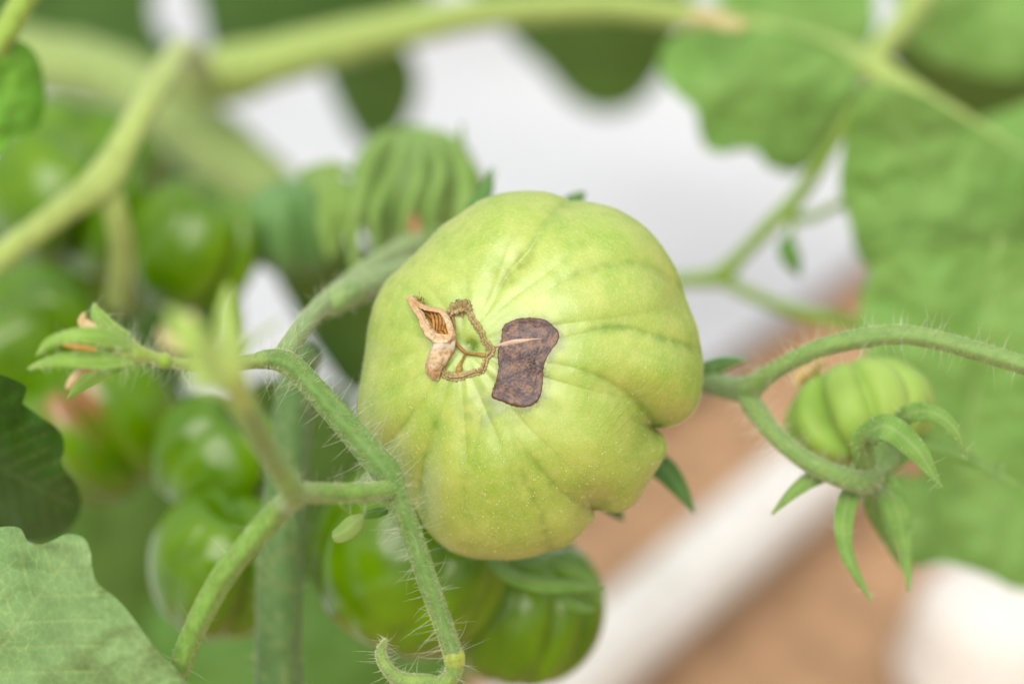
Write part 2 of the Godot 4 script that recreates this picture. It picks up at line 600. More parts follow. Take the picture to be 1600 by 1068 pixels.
func main_tomato() -> void:
	main_setup()
	var o := thing("green_tomato", "large pale green lobed tomato with a brown corky patch and dried flower remains", "tomato", P(MID.x, MID.y, MID_D))
	var yellow := C(183, 201, 92)
	var green := C(148, 182, 54)
	var deep := C(106, 148, 38)
	var pale := C(203, 214, 146)
	var p := PackedVector3Array()
	var col := PackedColorArray()
	var nu := 460
	var edge := PackedVector2Array()
	for e in PATCH:
		edge.append(Vector2(e[0], e[1]) - MID)
	for e in edge.size():
		edge[e] = edge[e] * 0.955 + Vector2(0.0, 1.5)
	for i in 290:
		var front := i < 220
		var th := maxf(i / 220.0, 0.002) * PI / 2 if front else PI / 2 + (i - 219) / 70.0 * PI / 2 * 0.995
		for j in nu:
			var a := TAU * j / nu
			var q := main_point(a, sin(th), front)
			p.append(main_world(q))
			var n1 := noise_a.get_noise_3dv(q * 0.030)
			var n2 := noise_b.get_noise_3dv(q * 0.11)
			var n3 := noise_a.get_noise_3dv(q * 0.9)
			var n4 := noise_b.get_noise_3dv(q * 1.9 + Vector3(40, 0, 0))
			var cc := yellow.lerp(green, clampf(0.5 + 0.8 * n1 + 0.3 * n2, 0.0, 1.0))
			cc = cc.lerp(pale, clampf(n4 * 1.1 - 0.12, 0.0, 0.5) + clampf(n3 * 0.5, 0.0, 0.12))
			cc = cc.lerp(green, clampf(-n3 * 0.6, 0.0, 0.3))
			if front:
				var g := groove_at(q.x, q.y)
				cc = cc.lerp(deep, clampf(g.y * (0.55 + 0.8 * n2 + 0.5 * n3), 0.0, 0.75))
				# stains in the skin: a dusky halo round the dry patch, two smudges, the dark heart of the scar
				var at := Vector2(q.x, q.y)
				var dd := 1e9
				for k in edge.size():
					dd = minf(dd, seg_dist(at, edge[k], edge[(k + 1) % edge.size()]))
				cc = cc.lerp(C(122, 136, 78), clampf(1.0 * exp(-dd / 8.0) * (0.8 + 1.4 * n3 + 0.8 * n2), 0.0, 0.85))
				cc = cc.lerp(C(128, 150, 84), clampf(0.9 * exp(-pow(at.distance_to(Vector2(-74, 48)) / 22.0, 2.0)) * (0.6 + 1.6 * n2 + n3), 0.0, 0.6))
				cc = cc.lerp(C(138, 152, 44), clampf(0.9 * exp(-pow(seg_dist(at, Vector2(-38, -150), Vector2(-12, -182)) / 12.0, 2.0)) * (0.6 + 1.4 * n2 + n3), 0.0, 0.65))
				cc = cc.lerp(C(70, 104, 22), clampf(1.1 * exp(-pow(at.distance_to(Vector2(-90, -48)) / 11.0, 2.0)) * (0.8 + n3), 0.0, 0.85))
			col.append(cc)
	var sh := Shape.new()
	sh.grid(p, col, nu, true, true)
	part("skin", sh, mats.skin, o)
	patch_of_cork(o)
	scar(o)
	dried_flower(o)
	down(o)
	sepals(o, [
		[[1000, 705, 0.545, 40], [1040, 735, 0.542, 40], [1066, 768, 0.540, 26], [1086, 802, 0.540, 3]],
		[[1060, 600, 0.548, 30], [1100, 580, 0.545, 30], [1135, 566, 0.543, 22], [1168, 562, 0.543, 3]],
		[[930, 760, 0.55, 40], [955, 790, 0.548, 30], [974, 812, 0.547, 5]],
		[[880, 340, 0.552, 40], [898, 315, 0.552, 30], [914, 300, 0.553, 5]],
		[[740, 330, 0.552, 30], [760, 295, 0.556, 24], [768, 262, 0.558, 4]]],
		C(98, 146, 72), C(84, 130, 62), cam_turn * Vector3(0.2, 0.2, 0.9), 0.3)

func patch_of_cork(o: Node3D) -> void:
	var edge := PackedVector2Array()
	var n := PATCH.size()
	for i in n:
		var q := []
		for k in 4:
			var e: Array = PATCH[(i + k + n - 1) % n]
			q.append(Vector2(e[0], e[1]))
		for s in 8:
			edge.append((q[1] as Vector2).cubic_interpolate(q[2], q[0], q[3], s / 8.0))
	var mid := Vector2(820, 562)
	var p := PackedVector3Array()
	var col := PackedColorArray()
	var rings := 60
	for i in rings + 1:
		var t := maxf(i / float(rings), 0.003)
		for e in edge:
			var w := mid.lerp(e, t)
			var n1 := noise_a.get_noise_2d(w.x * 0.16, w.y * 0.16)
			var n2 := noise_b.get_noise_2d(w.x * 0.55, w.y * 0.55)
			var n3 := noise_a.get_noise_2d(w.x * 0.5 + 90.0, w.y * 0.5)
			if i > rings - 6:
				w += (w - mid).normalized() * 1.2 * n2 * (t - 0.9) * 10.0
			var lift := 2.5 + 0.6 * n2 + 0.7 * n3 - 0.8 * exp(-pow((w.distance_to(Vector2(826, 575))) / 26.0, 2.0)) + 1.3 * exp(-pow((t - 0.93) / 0.05, 2.0)) - 4.6 * clampf((t - 0.965) / 0.035, 0.0, 1.0)
			p.append(on_face(w.x, w.y, lift))
			var cc := C(128, 102, 92).lerp(C(94, 78, 82), clampf(0.4 + 2.2 * n1 + 0.8 * n2, 0.0, 1.0))
			cc = cc.lerp(C(60, 50, 54), clampf(n3 * 1.2 - 0.15 + 0.6 * n1, 0.0, 0.8))
			cc = cc.lerp(C(156, 126, 104), clampf(-n3 * 1.2 + -n1 * 0.9 - 0.25, 0.0, 0.75))
			cc = cc.lerp(C(36, 32, 38), 0.95 * exp(-pow(w.distance_to(Vector2(833, 571)) / 13.0, 2.0)) * clampf(0.7 + n3 * 2.0, 0.0, 1.0))
			cc = cc.lerp(C(92, 54, 34), clampf((t - 0.90) * 9.0 + n2 * 0.4, 0.0, 0.85) if t > 0.88 else 0.0)
			cc = cc.lerp(C(104, 96, 100), 0.4 * clampf(noise_a.get_noise_2d(w.x * 0.09 + 31.0, w.y * 0.07) * 2.0, 0.0, 1.0))
			var crack := absf(noise_b.get_noise_2d(w.x * 0.22 + 7.0, w.y * 0.22))
			cc = cc.lerp(C(66, 48, 44), 0.6 * exp(-pow(crack / 0.035, 2.0)) * clampf(n1 * 2.0 + 0.5, 0.0, 1.0))
			cc = cc.lerp(C(138, 128, 70), clampf((t - 0.965) / 0.03, 0.0, 0.7))
			col.append(cc)
	var sh := Shape.new()
	sh.grid(p, col, edge.size(), true, true)
	var m := part("corky_patch", sh, make_mat("lesion", 0.5, tex.fine, 300.0, tex.grit, 0.02, Color.BLACK, 0.0, 0.0, 0.5), o)
	m.set_meta("label", "brown corky patch with a pale split")
	var ss := Shape.new()
	blade(ss, on_path([[772, 541, 2.6, 3], [786, 538, 3.8, 7], [802, 534, 4.0, 8], [818, 532, 3.6, 6], [832, 530, 3.2, 3], [846, 529, 2.4, 1]]), C(226, 206, 188), C(196, 164, 138), cam_turn * Vector3(0, 0, 1), 0.35, 0.0001, 10, 0.5)
	part("pale_split", ss, mats.dry, m)

func scar(o: Node3D) -> void:
	# ring of cork with a thicker tuft at the top
	var ra := C(214, 198, 150)
	var rb := C(176, 156, 108)
	var sh := Shape.new()
	var cv := tube(sh, on_path([[699, 497, 1, 6.5], [706, 487, 3, 12.6], [715, 482, 4, 19.8], [727, 481, 4, 18.0], [734, 488, 1, 8.6], [738, 497, 1, 7.2], [745, 507, 1, 7.9], [752, 519, 1, 7.9], [757, 532, 1, 7.2], [764, 540, 1, 8.6], [768, 548, 1, 7.9], [760, 558, 1, 6.5], [757, 570, 1, 6.5], [752, 579, 1, 7.2], [738, 582, 1, 7.2], [722, 587, 1, 8.6], [708, 588, 1, 8.6], [696, 583, 1, 8.6], [688, 574, 1, 7.2]]), ra, rb, 26, 30, 0.62, true, 5200.0)
	var ring := part("scar_ring", sh, mats.cork, o)
	# crumbs and fibres standing off the ring
	var fs := Shape.new()
	var q: PackedVector3Array = cv[0]
	for k in 900:
		var i := rng.randi_range(0, q.size() - 1)
		var d := Vector3(rng.randfn(), rng.randfn(), rng.randfn())
		var up := cam_turn * Vector3(0, 0, 1)
		d = (d + up * 0.5).normalized()
		var at: Vector3 = q[i] + d * (cv[1][i] * 0.8)
		hair(fs, at, (d + Vector3(rng.randfn(), rng.randfn(), rng.randfn()) * 0.8).normalized(), Vector3.ZERO, rng.randf_range(0.0001, 0.0004), 0.00007, 2, C(222, 204, 156).lerp(C(150, 126, 82), rng.randf()))
	part("fibres", fs, mats.cork, ring, "stuff")
	for e in [[[705, 524, 8, 3], [712, 535, 8, 5], [721, 545, 7, 6], [730, 551, 6, 5], [742, 553, 5, 4], [757, 555, 3, 6]], [[727, 551, 6, 3], [723, 560, 5, 3], [719, 568, 4, 5], [717, 577, 3, 11], [716, 583, 2, 8]], [[706, 492, 4, 4], [709, 504, 5, 3], [710, 518, 6, 3], [708, 530, 7, 4]]]:
		var ts := Shape.new()
		tube(ts, on_path(e), C(196, 160, 96), C(164, 120, 62), 10, 10, 0.15)
		part("dry_thread", ts, mats.dry, o)

func dried_flower(o: Node3D) -> void:
	var cream := C(232, 214, 182)
	var rust := C(186, 124, 66)
	var r := thing_part("dried_flower", o)
	# crumpled body: a creased half-tube that narrows to its foot
	var sh := Shape.new()
	var p := PackedVector3Array()
	var col := PackedColorArray()
	var line := [[694, 522, 16, 17], [693, 534, 17, 17], [689, 546, 15, 17], [684, 560, 13, 17], [679, 574, 11, 14], [678, 585, 8, 10], [681, 593, 5, 4]]
	var rows := 48
	for i in rows + 1:
		var f := i / float(rows) * (line.size() - 1.001)
		var k := int(f)
		var t := f - k
		var e := []
		for c in 4:
			e.append(cubic_interpolate(line[k][c], line[k + 1][c], line[maxi(k - 1, 0)][c], line[mini(k + 2, line.size() - 1)][c], t))
		for j in 44:
			var a := TAU * j / 44
			var crease := 1.0 + 0.16 * sin(a * 3.0 + i * 0.07 + 1.0) + 0.20 * noise_a.get_noise_2d(a * 1.5 + (10.0 if a > PI else 0.0), i * 0.14)
			var x: float = e[0] + cos(a) * e[3] * crease - sin(a) * 2.0
			var z: float = e[2] + sin(a) * e[3] * 0.62 * crease
			p.append(on_face(x, e[1] + 2.0 * noise_b.get_noise_2d(a, i * 0.3), maxf(z, -2.0)))
			var m := noise_a.get_noise_2d(cos(a) * 4.0 + i * 0.10, i * 0.22 + sin(a) * 3.0)
			var vein := exp(-pow(m / 0.07, 2.0))
			var cc := cream.lerp(rust, clampf(0.15 + 0.65 * vein + 0.45 * noise_b.get_noise_2d(a * 2.0, i * 0.5) + (0.25 if i > 30 else 0.0), 0.0, 0.9))
			cc = cc.lerp(Color(0.72, 0.69, 0.62), clampf(1.0 - absf(i - 12) / 7.0, 0.0, 1.0) * 0.7)
			col.append(cc)
	sh.grid(p, col, 44, true)
	part("withered_sheath", sh, mats.dry, r)
	# two stiff rims that run up to the tip and the hollow sheet between them
	var rims := [
		[[641, 466, 20, 9], [648, 478, 21, 11], [657, 492, 22, 12], [664, 507, 23, 13], [672, 520, 22, 15], [684, 531, 22, 14], [698, 531, 22, 10]],
		[[641, 466, 20, 7], [652, 474, 21, 7], [664, 481, 22, 7], [678, 484, 23, 7], [690, 487, 23, 7], [698, 498, 22, 8], [703, 511, 22, 9], [706, 522, 22, 11], [699, 531, 22, 12]]]
	for e in rims:
		var rs := Shape.new()
		tube(rs, on_path(e), C(238, 222, 194), C(212, 170, 122), 16, 14, 0.3, true, 2600.0)
		part("dry_rim", rs, mats.dry, r)
	var inner := Shape.new()
	p = PackedVector3Array()
	col = PackedColorArray()
	for side in 2:
		for i in 25:
			for j in 25:
				var u := i / 24.0
				var v := j / 24.0
				var le := curve_at(rims[0], u * 0.92)
				var re := curve_at(rims[1], u * 0.95)
				var w := le.lerp(re, v)
				var dip := sin(v * PI) * 13.0 * sin(clampf(u, 0.05, 0.98) * PI) + side * 1.5
				var st := sin(v * 30.0)
				p.append(on_face(w.x, w.y, w.z - dip + 0.7 * st))
				col.append(C(206, 156, 74).lerp(C(120, 78, 34), clampf(0.5 - 0.5 * st + 0.6 * noise_b.get_noise_2d(i * 0.7, j * 0.7), 0.0, 1.0)))
	var half := p.size() / 2
	inner.grid(p.slice(0, half), col.slice(0, half), 25, false, true)
	inner.grid(p.slice(half), col.slice(half), 25, false, false)
	part("hollow", inner, mats.dry, r)
	for k in 4:
		var x := 677.0 + k * 5.5
		var ts := Shape.new()
		tube(ts, on_path([[x - 3, 488 + k * 1.2, 16, 3], [x, 496, 17, 4.5], [x + 1.5 - k * 0.3, 506, 17, 4.5], [x + 1.0 - k, 517 - k * 0.8, 15, 3.5]]), C(218, 172, 106), C(172, 116, 60), 10, 8, 0.1)
		part("filament", ts, mats.dry, r)
	var crumbs := Shape.new()
	for k in 60:
		var at := on_face(655 + rng.randfn() * 4.0, 469 + rng.randfn() * 3.0, 21)
		hair(crumbs, at, Vector3(rng.randfn(), rng.randfn(), rng.randfn()).normalized(), Vector3.ZERO, 0.0006, 0.00009, 2, C(160, 136, 80))
	part("crumbs", crumbs, mats.cork, r, "stuff")

func curve_at(list: Array, u: float) -> Vector3:
	var f := clampf(u, 0.0, 0.9999) * (list.size() - 1)
	var i := int(f)
	var a: Array = list[i]
	var b: Array = list[i + 1]
	return Vector3(a[0], a[1], a[2]).lerp(Vector3(b[0], b[1], b[2]), f - i)

func thing_part(called: String, parent: Node3D) -> Node3D:
	var o := Node3D.new()
	o.name = called
	parent.add_child(o, true)
	return o

# short down over the skin and scattered glands
func down(o: Node3D) -> void:
	var sh := Shape.new()
	var beads := Shape.new()
	var toward := cam_turn * Vector3(0, 0, 1)
	for k in 9000:
		var a := rng.randf() * TAU
		var s := sqrt(rng.randf())
		if k % 3 == 0:
			s = sin(rng.randf_range(1.2, 1.75))
		var front := not (k % 6 == 0)
		var q := main_point(a, s, front)
		var q2 := main_point(a + 0.01, s, front)
		var q3 := main_point(a, maxf(s - 0.01, 0.0), front)
		var w := main_world(q)
		var n := (main_world(q2) - w).cross(main_world(q3) - w).normalized()
		var out := (w - P(MID.x, MID.y, MID_D)).normalized()
		if n.dot(out) < 0.0:
			n = -n
		var jit := Vector3(rng.randfn(), rng.randfn(), rng.randfn()) * 0.35
		if Vector2(q.x + 60.0, q.y + 40.0).length() < 85.0:
			continue
		hair(sh, w, (n + jit).normalized(), jit * 0.3, rng.randf_range(0.0002, 0.0006), 0.000014, 2, Color(0.74, 0.78, 0.55))
		if k % 4 == 0 and q.y > -60.0 + rng.randf() * 300.0:
			var rr := rng.randf_range(0.00004, 0.00012)
			var bp := PackedVector3Array()
			var bc := PackedColorArray()
			var sd := n.cross(toward + Vector3(0.1, 0, 0)).normalized()
			var ud := n.cross(sd)
			for i in 5:
				var th := clampf(i / 4.0, 0.02, 0.98) * PI
				for j in 7:
					var b := TAU * j / 7
					bp.append(w + (n * cos(th) + (sd * cos(b) + ud * sin(b)) * sin(th)) * rr)
					bc.append(Color(0.7, 0.76, 0.45))
			beads.grid(bp, bc, 7, true, true)
	part("down", sh, mats.hair, o, "stuff")
	part("glands", beads, mats.hair, o, "stuff")


func _ready() -> void:
	rng.seed = 41
	noise_a.seed = 3
	noise_a.frequency = 0.01 * 1.0
	noise_a.fractal_octaves = 3
	noise_b.seed = 11
	noise_b.frequency = 0.01
	noise_b.fractal_octaves = 2
	noise_a.frequency = 1.0 / 3.0
	noise_b.frequency = 1.0 / 3.0
	# ---- camera, sky, light, exposure
	var cam := Camera3D.new()
	cam.name = "camera"
	add_child(cam)
	cam.transform = Transform3D(cam_turn, cam_at)
	var ca := CameraAttributesPhysical.new()
	ca.frustum_focal_length = 95.63
	ca.frustum_focus_distance = 0.496
	ca.frustum_near = 0.05
	ca.frustum_far = 100.0
	ca.exposure_aperture = 5.3
	cam.attributes = ca
	cam.current = true
	print("fov ", cam.fov, " want ", 2.0 * rad_to_deg(atan(0.5 * 1068.0 * K)))
	var env := Environment.new()
	env.background_mode = Environment.BG_SKY
	var sky := Sky.new()
	var sm := ProceduralSkyMaterial.new()
	sm.sky_top_color = Color(0.97, 0.985, 1.0)
	sm.sky_horizon_color = Color(0.70, 0.72, 0.73)
	sm.sky_curve = 0.25
	sm.sky_energy_multiplier = 0.68
	sm.ground_energy_multiplier = 0.42
	sm.ground_bottom_color = Color(0.4, 0.4, 0.36)
	sm.ground_horizon_color = Color(0.55, 0.56, 0.54)
	sky.sky_material = sm
	env.sky = sky
	env.tonemap_mode = Environment.TONE_MAPPER_LINEAR
	env.tonemap_exposure = 2.22
	env.sdfgi_enabled = true
	env.ssao_enabled = true
	env.ssil_enabled = true
	var we := WorldEnvironment.new()
	we.name = "world_environment"
	we.environment = env
	add_child(we)
	var sun := DirectionalLight3D.new()
	sun.name = "sun"
	sun.light_energy = 0.5
	sun.light_angular_distance = 52.0
	sun.light_color = Color(1.0, 0.97, 0.92)
	sun.shadow_enabled = true
	add_child(sun)
	sun.look_at_from_position(Vector3(-0.18, 0.80, 0.60), Vector3.ZERO)

	# ---- materials
	var fine := noise_tex("fine", FastNoiseLite.TYPE_SIMPLEX_SMOOTH, 0.05, G(0.82), G(1.0), 4)
	var grit := noise_tex("grit", FastNoiseLite.TYPE_SIMPLEX_SMOOTH, 0.09, G(0.0), G(1.0), 3)
	var cells := noise_tex("cells", FastNoiseLite.TYPE_CELLULAR, 0.03, G(0.0), G(1.0), 1, FastNoiseLite.RETURN_DISTANCE2_SUB)
	var cells_col := noise_tex("cells_col", FastNoiseLite.TYPE_CELLULAR, 0.03, G(1.0), G(0.87), 1, FastNoiseLite.RETURN_DISTANCE2_SUB)
	make_mat("skin", 0.40, fine, 260.0, grit, 0.003, Color.BLACK, 0.1, 0.06, 0.7)
	make_mat("young", 0.55, fine, 260.0, grit, 0.004, Color.BLACK, 0.1, 0.1, 0.45)
	make_mat("glossy_skin", 0.17, fine, 120.0, null, 0.0, Color.BLACK, 0.05, 0.0, 0.5)
	make_mat("stem", 0.55, fine, 200.0, grit, 0.03, Color.BLACK, 0.08, 0.35, 0.4)
	make_mat("sepal", 0.75, fine, 220.0, grit, 0.03, Color(0.5, 0.6, 0.3), 0.0, 0.3, 0.4)
	make_mat("leaf", 0.55, cells_col, 38.0, cells, 0.02, Color(0.40, 0.50, 0.22), 0.0, 0.0, 0.28)
	make_mat("hair", 0.5, null, 1.0, null, 0.0, Color(0.5, 0.5, 0.45), 0.0, 0.0, 0.5)
	make_mat("dry", 0.7, fine, 300.0, grit, 0.04, Color(0.3, 0.25, 0.2), 0.0, 0.0, 0.3)
	make_mat("cork", 0.8, fine, 420.0, grit, 0.05, Color.BLACK, 0.0, 0.0, 0.3)

	ground()
	background()
	clusters()
	stems()
	flowers()
	truss_on_the_right()
	main_tomato()

func ground() -> void:
	var soil := noise_tex("soil", FastNoiseLite.TYPE_SIMPLEX_SMOOTH, 0.02, G(0.72), G(1.0), 5)
	make_mat("soil", 0.95, soil, 4.0, tex.grit, 2.0)
	make_mat("film", 0.55, tex.fine, 6.0)
	var sh := Shape.new()
	var p := PackedVector3Array()
	var c := PackedColorArray()
	for i in 61:
		for j in 61:
			var x := (j - 30) / 30.0
			var z := (i - 30) / 30.0
			var w := Vector3(signf(x) * pow(absf(x), 2.5) * 20.0, 0, signf(z) * pow(absf(z), 2.5) * 20.0 - 0.9)
			w.y = 0.012 * noise_a.get_noise_3dv(w * 6.0) - 0.012
			p.append(w)
			c.append(C(200, 161, 124))
	sh.grid(p, c, 61, false)
	structure("soil_ground", sh, mats.soil)
	# white ground film whose near edge runs slantwise across the soil
	var a := ground_at(1040, 640)
	var b := ground_at(1345, 425)
	var along := (b - a).normalized()
	var away := Vector3(along.z, 0, -along.x)
	if away.z > 0:
		away = -away
	var fs := Shape.new()
	p = PackedVector3Array()
	c = PackedColorArray()
	for i in 71:
		for j in 121:
			var s := i / 70.0
			var w := a + along * ((j - 60) * 0.05) + away * (s * s * 5.0)
			w += away * 0.006 * noise_a.get_noise_1d(j * 1.1)
			w.y = 0.006 + 0.016 * noise_b.get_noise_3dv(Vector3(w.dot(along) * 18.0, 0, w.dot(away) * 4.0)) * minf(1.0, s * 30.0)
			p.append(w)
			c.append(C(209, 213, 221).lerp(C(186, 188, 195), clampf(1.5 * noise_a.get_noise_3dv(w * 9.0), 0.0, 1.0)))
	fs.grid(p, c, 121, false)
	var film := part("ground_film", fs, mats.film, self)
	film.set_meta("label", "white plastic ground film spread over the brown soil behind the tomatoes")
	film.set_meta("category", "ground film")
	film.set_meta("kind", "structure")
	# white pipe
	var u := ground_at(955, 1010, 0.016)
	var v := ground_at(1245, 762, 0.016)
	var dir := (v - u).normalized()
	var o := thing("white_pipe", "white pipe lying slantwise on the brown soil", "pipe", u - dir * 0.4)
	var ps := Shape.new()
	tube(ps, [[u - dir * 0.4, 0.0145], [u, 0.0145], [v, 0.0145], [v + dir * 0.5, 0.0145]], C(250, 249, 248), C(246, 244, 242), 24, 6, 0.0)
	part("pipe", ps, mats.film, o)
	# upturned white tub at the lower right
	var g := ground_at(1548, 1050)
	var pot := thing("white_tub", "rounded white tub turned upside down on the soil beyond the large toothed leaf", "tub", g)
	var ph := Shape.new()
	p = PackedVector3Array()
	c = PackedColorArray()
	var prof := [[0.026, 0.0], [0.0315, 0.0], [0.032, 0.004], [0.0295, 0.006], [0.029, 0.014], [0.0275, 0.023], [0.024, 0.031], [0.018, 0.035], [0.010, 0.037], [0.001, 0.0375]]
	for e in prof:
		for j in 40:
			var t := TAU * j / 40
			p.append(g + Vector3(cos(t) * e[0], e[1], sin(t) * e[0]))
			c.append(C(246, 242, 240))
	ph.grid(p, c, 40, true, true)
	part("tub_body", ph, mats.film, pot)

func background() -> void:
	var gr := "blurred leaves behind the tomatoes"
	leaf("leaf", "dark green leaf hanging below the arching stem over the white film", [[740, -60], [790, 50], [850, 110], [890, 155], [940, 178], [1000, 160], [1050, 90], [1080, 0], [1060, -60]], 0.84, Vector2(0, 0.0003), C(94, 140, 60), C(110, 154, 76), mats.leaf, [[900, -60], [945, 165]], gr)
	leaf("leaf", "small dark leaf between the arching stem and the drooping calyx", [[505, 90], [520, 150], [555, 215], [595, 240], [635, 195], [655, 130], [630, 70], [560, 50]], 0.84, Vector2(0.0, 0.0003), C(94, 140, 60), C(110, 154, 76), mats.leaf, [[570, 60], [597, 232]], gr)
	leaf("leaf", "grey green leaf at the top edge above the dull thick stem", [[-80, -80], [236, -80], [238, 10], [262, 62], [330, 90], [200, 130], [60, 110], [-80, 100]], 0.88, Vector2(0.0, 0.00028), C(94, 140, 60), C(110, 154, 76), mats.leaf, [[-80, -20], [220, 30]], gr)
	leaf("leaf", "grey green leaf above the yellowish bend of the arching stem", [[322, -80], [640, -80], [670, 0], [590, 60], [470, 105], [350, 120], [316, 30]], 0.88, Vector2(0.0, 0.00028), C(94, 140, 60), C(110, 154, 76), mats.leaf, [[340, -40], [620, 20]], gr)
	leaf("leaf", "pale grey green leaf behind the lower left tomatoes", [[60, 740], [180, 735], [260, 760], [330, 850], [340, 960], [300, 1090], [120, 1110], [40, 950]], 0.76, Vector2(0.0, 0.00022), C(94, 140, 60), C(110, 154, 76), mats.leaf, [[180, 1100], [180, 745]], gr)
	leaf("leaf", "bright leaf above the node where the arching stem forks", [[1120, -70], [1330, -70], [1370, 20], [1350, 80], [1280, 85], [1180, 60], [1130, 20]], 0.70, Vector2(0, 0), C(116, 162, 80), C(132, 174, 94), mats.leaf, [[1140, -50], [1340, 75]], gr)
	leaf("leaf", "broad pale leaf in the top corner past the forked stem", [[1400, -70], [1700, -70], [1700, 100], [1600, 120], [1500, 110], [1430, 75], [1405, 20]], 0.70, Vector2(0, 0), C(116, 162, 80), C(132, 174, 94), mats.leaf, [[1410, -20], [1690, 40]], gr)
	leaf("leaf", "shaded dark leaf under the broad pale leaf in the top corner", [[1375, 70], [1450, 60], [1700, 110], [1700, 230], [1590, 215], [1510, 190], [1430, 140]], 0.80, Vector2(0.0, 0.00028), C(94, 140, 60), C(110, 154, 76), mats.leaf, [[1380, 80], [1690, 180]], gr)
	leaf("leaf", "pale leaf at the edge just above the sloping stem", [[1500, 215], [1580, 170], [1700, 150], [1700, 330], [1600, 290]], 0.68, Vector2(0, 0), C(116, 162, 80), C(132, 174, 94), mats.leaf, [[1510, 225], [1690, 240]], gr)
	leaf("leaf", "dull leaf beneath the dark tomatoes at the bottom edge", [[250, 930], [400, 900], [560, 920], [690, 980], [730, 1060], [700, 1130], [420, 1160], [250, 1130]], 0.70, Vector2(0, 0), C(94, 140, 60), C(110, 154, 76), mats.leaf, [[260, 1110], [520, 960]], gr)
	leaf("leaf", "deep green leaf filling the gap between the ribbed and the spotted tomato", [[-90, 330], [60, 300], [200, 320], [330, 400], [370, 500], [330, 570], [230, 620], [60, 600], [-90, 620]], 0.80, Vector2(0.0, 0.00022), C(94, 140, 60), C(110, 154, 76), mats.leaf, [[-80, 460], [360, 500]], gr)
	leaf("leaf", "deep green leaf behind the two dark tomatoes and the upright stem", [[215, 640], [255, 600], [330, 640], [400, 590], [470, 590], [560, 640], [600, 800], [560, 960], [420, 1000], [300, 940], [250, 820]], 0.73, Vector2(0.0, 0.00022), C(94, 140, 60), C(110, 154, 76), mats.leaf, [[270, 700], [570, 940]], gr)
	leaf("leaf", "dark leaf behind the small ribbed fruit and the sage green stalk", [[395, 360], [460, 400], [560, 380], [640, 420], [640, 560], [560, 620], [500, 560], [450, 470]], 0.70, Vector2(0.0, 0.00022), C(94, 140, 60), C(110, 154, 76), mats.leaf, [[420, 380], [630, 580]], gr)
	leaf("leaf", "leaf behind the two lobed tomato and the dull thick stem", [[150, 200], [240, 150], [360, 190], [410, 250], [400, 330], [300, 300], [180, 280]], 0.82, Vector2(0.0, 0.00022), C(94, 140, 60), C(110, 154, 76), mats.leaf, [[160, 220], [400, 300]], gr)
	leaf("leaf", "leaf behind the green tomato at the left edge under the ribbed ones", [[-90, 560], [60, 590], [250, 560], [300, 640], [260, 740], [80, 760], [-90, 740]], 0.79, Vector2(0.0, 0.00022), C(94, 140, 60), C(110, 154, 76), mats.leaf, [[-80, 650], [290, 660]], gr)
	# nearer leaflets
	leaf("leaf", "toothed light green leaflet under the arching stem beside the white film", [[1030, 95], [1042, 130], [1060, 150], [1085, 172], [1092, 205], [1104, 232], [1130, 240], [1155, 234], [1182, 238], [1197, 258], [1222, 268], [1248, 270], [1290, 240], [1325, 195], [1345, 130], [1310, 75], [1220, 45], [1120, 40], [1050, 60]], 0.645, Vector2(0.00004, 0.00006), C(116, 162, 80), C(132, 174, 94), mats.leaf, [[1335, 95], [1140, 235]])
	leaf("leaf", "large pale leaflet hanging from the sloping stem", [[1350, 135], [1330, 180], [1316, 240], [1312, 300], [1328, 350], [1340, 400], [1375, 425], [1450, 430], [1560, 430], [1700, 400], [1700, 300], [1600, 240], [1500, 180], [1420, 140]], 0.625, Vector2(0.00006, 0.00004), C(116, 162, 80), C(132, 174, 94), mats.leaf, [[1390, 130], [1480, 425]])
	leaf("leaf", "large toothed leaf behind the small ribbed tomato", [[1385, 400], [1352, 440], [1343, 490], [1350, 550], [1380, 600], [1420, 650], [1450, 720], [1430, 770], [1395, 800], [1400, 850], [1425, 885], [1470, 880], [1510, 888], [1545, 900], [1580, 918], [1620, 925], [1700, 920], [1700, 400], [1600, 380], [1480, 385]], 0.615, Vector2(0.00003, 0.00002), C(116, 162, 80), C(132, 174, 94), mats.leaf, [[1560, 385], [1480, 880]])
	leaf("leaf", "dark leaf tip showing under the small ribbed tomato", [[1350, 770], [1400, 740], [1450, 760], [1470, 820], [1430, 870], [1380, 830]], 0.60, Vector2.ZERO, C(116, 162, 80), C(132, 174, 94), mats.leaf, [[1420, 745], [1425, 865]])
	leaf("leaf", "bright green leaf cut by the frame beside the upper left tomato", [[-80, 80], [-20, 68], [20, 62], [48, 75], [64, 105], [70, 150], [62, 195], [40, 212], [18, 212], [5, 232], [-30, 250], [-80, 260]], 0.555, Vector2(0.0001, 0), C(104, 164, 52), C(122, 178, 66), mats.leaf, [[-20, 62], [20, 205]])
	leaf("leaf", "dark green leaf with shade painted into its colour and a pointed lobe over the spotted tomato", [[-80, 570], [0, 585], [42, 606], [18, 616], [55, 645], [92, 672], [100, 700], [96, 725], [122, 762], [124, 800], [98, 835], [50, 848], [0, 845], [-80, 850]], 0.535, Vector2(-0.00006, 0.00024), C(54, 98, 26), C(66, 112, 36), mats.leaf, [[-60, 700], [112, 790]])  # dark leaf face, with shade also put into its green
	leaf("leaf", "pale sage green leaf with a wavy edge in the lower corner", [[-90, 835], [-30, 828], [10, 822], [32, 826], [42, 845], [62, 850], [82, 844], [105, 834], [130, 840], [141, 862], [143, 885], [152, 910], [185, 938], [215, 975], [245, 1015], [282, 1052], [300, 1090], [270, 1140], [-90, 1160]], 0.481, Vector2(-0.00008, 0.0), C(120, 156, 98), C(138, 172, 114), mats.leaf, [[-80, 1120], [120, 850]], "", 0.004, 70, 3, 0.35)

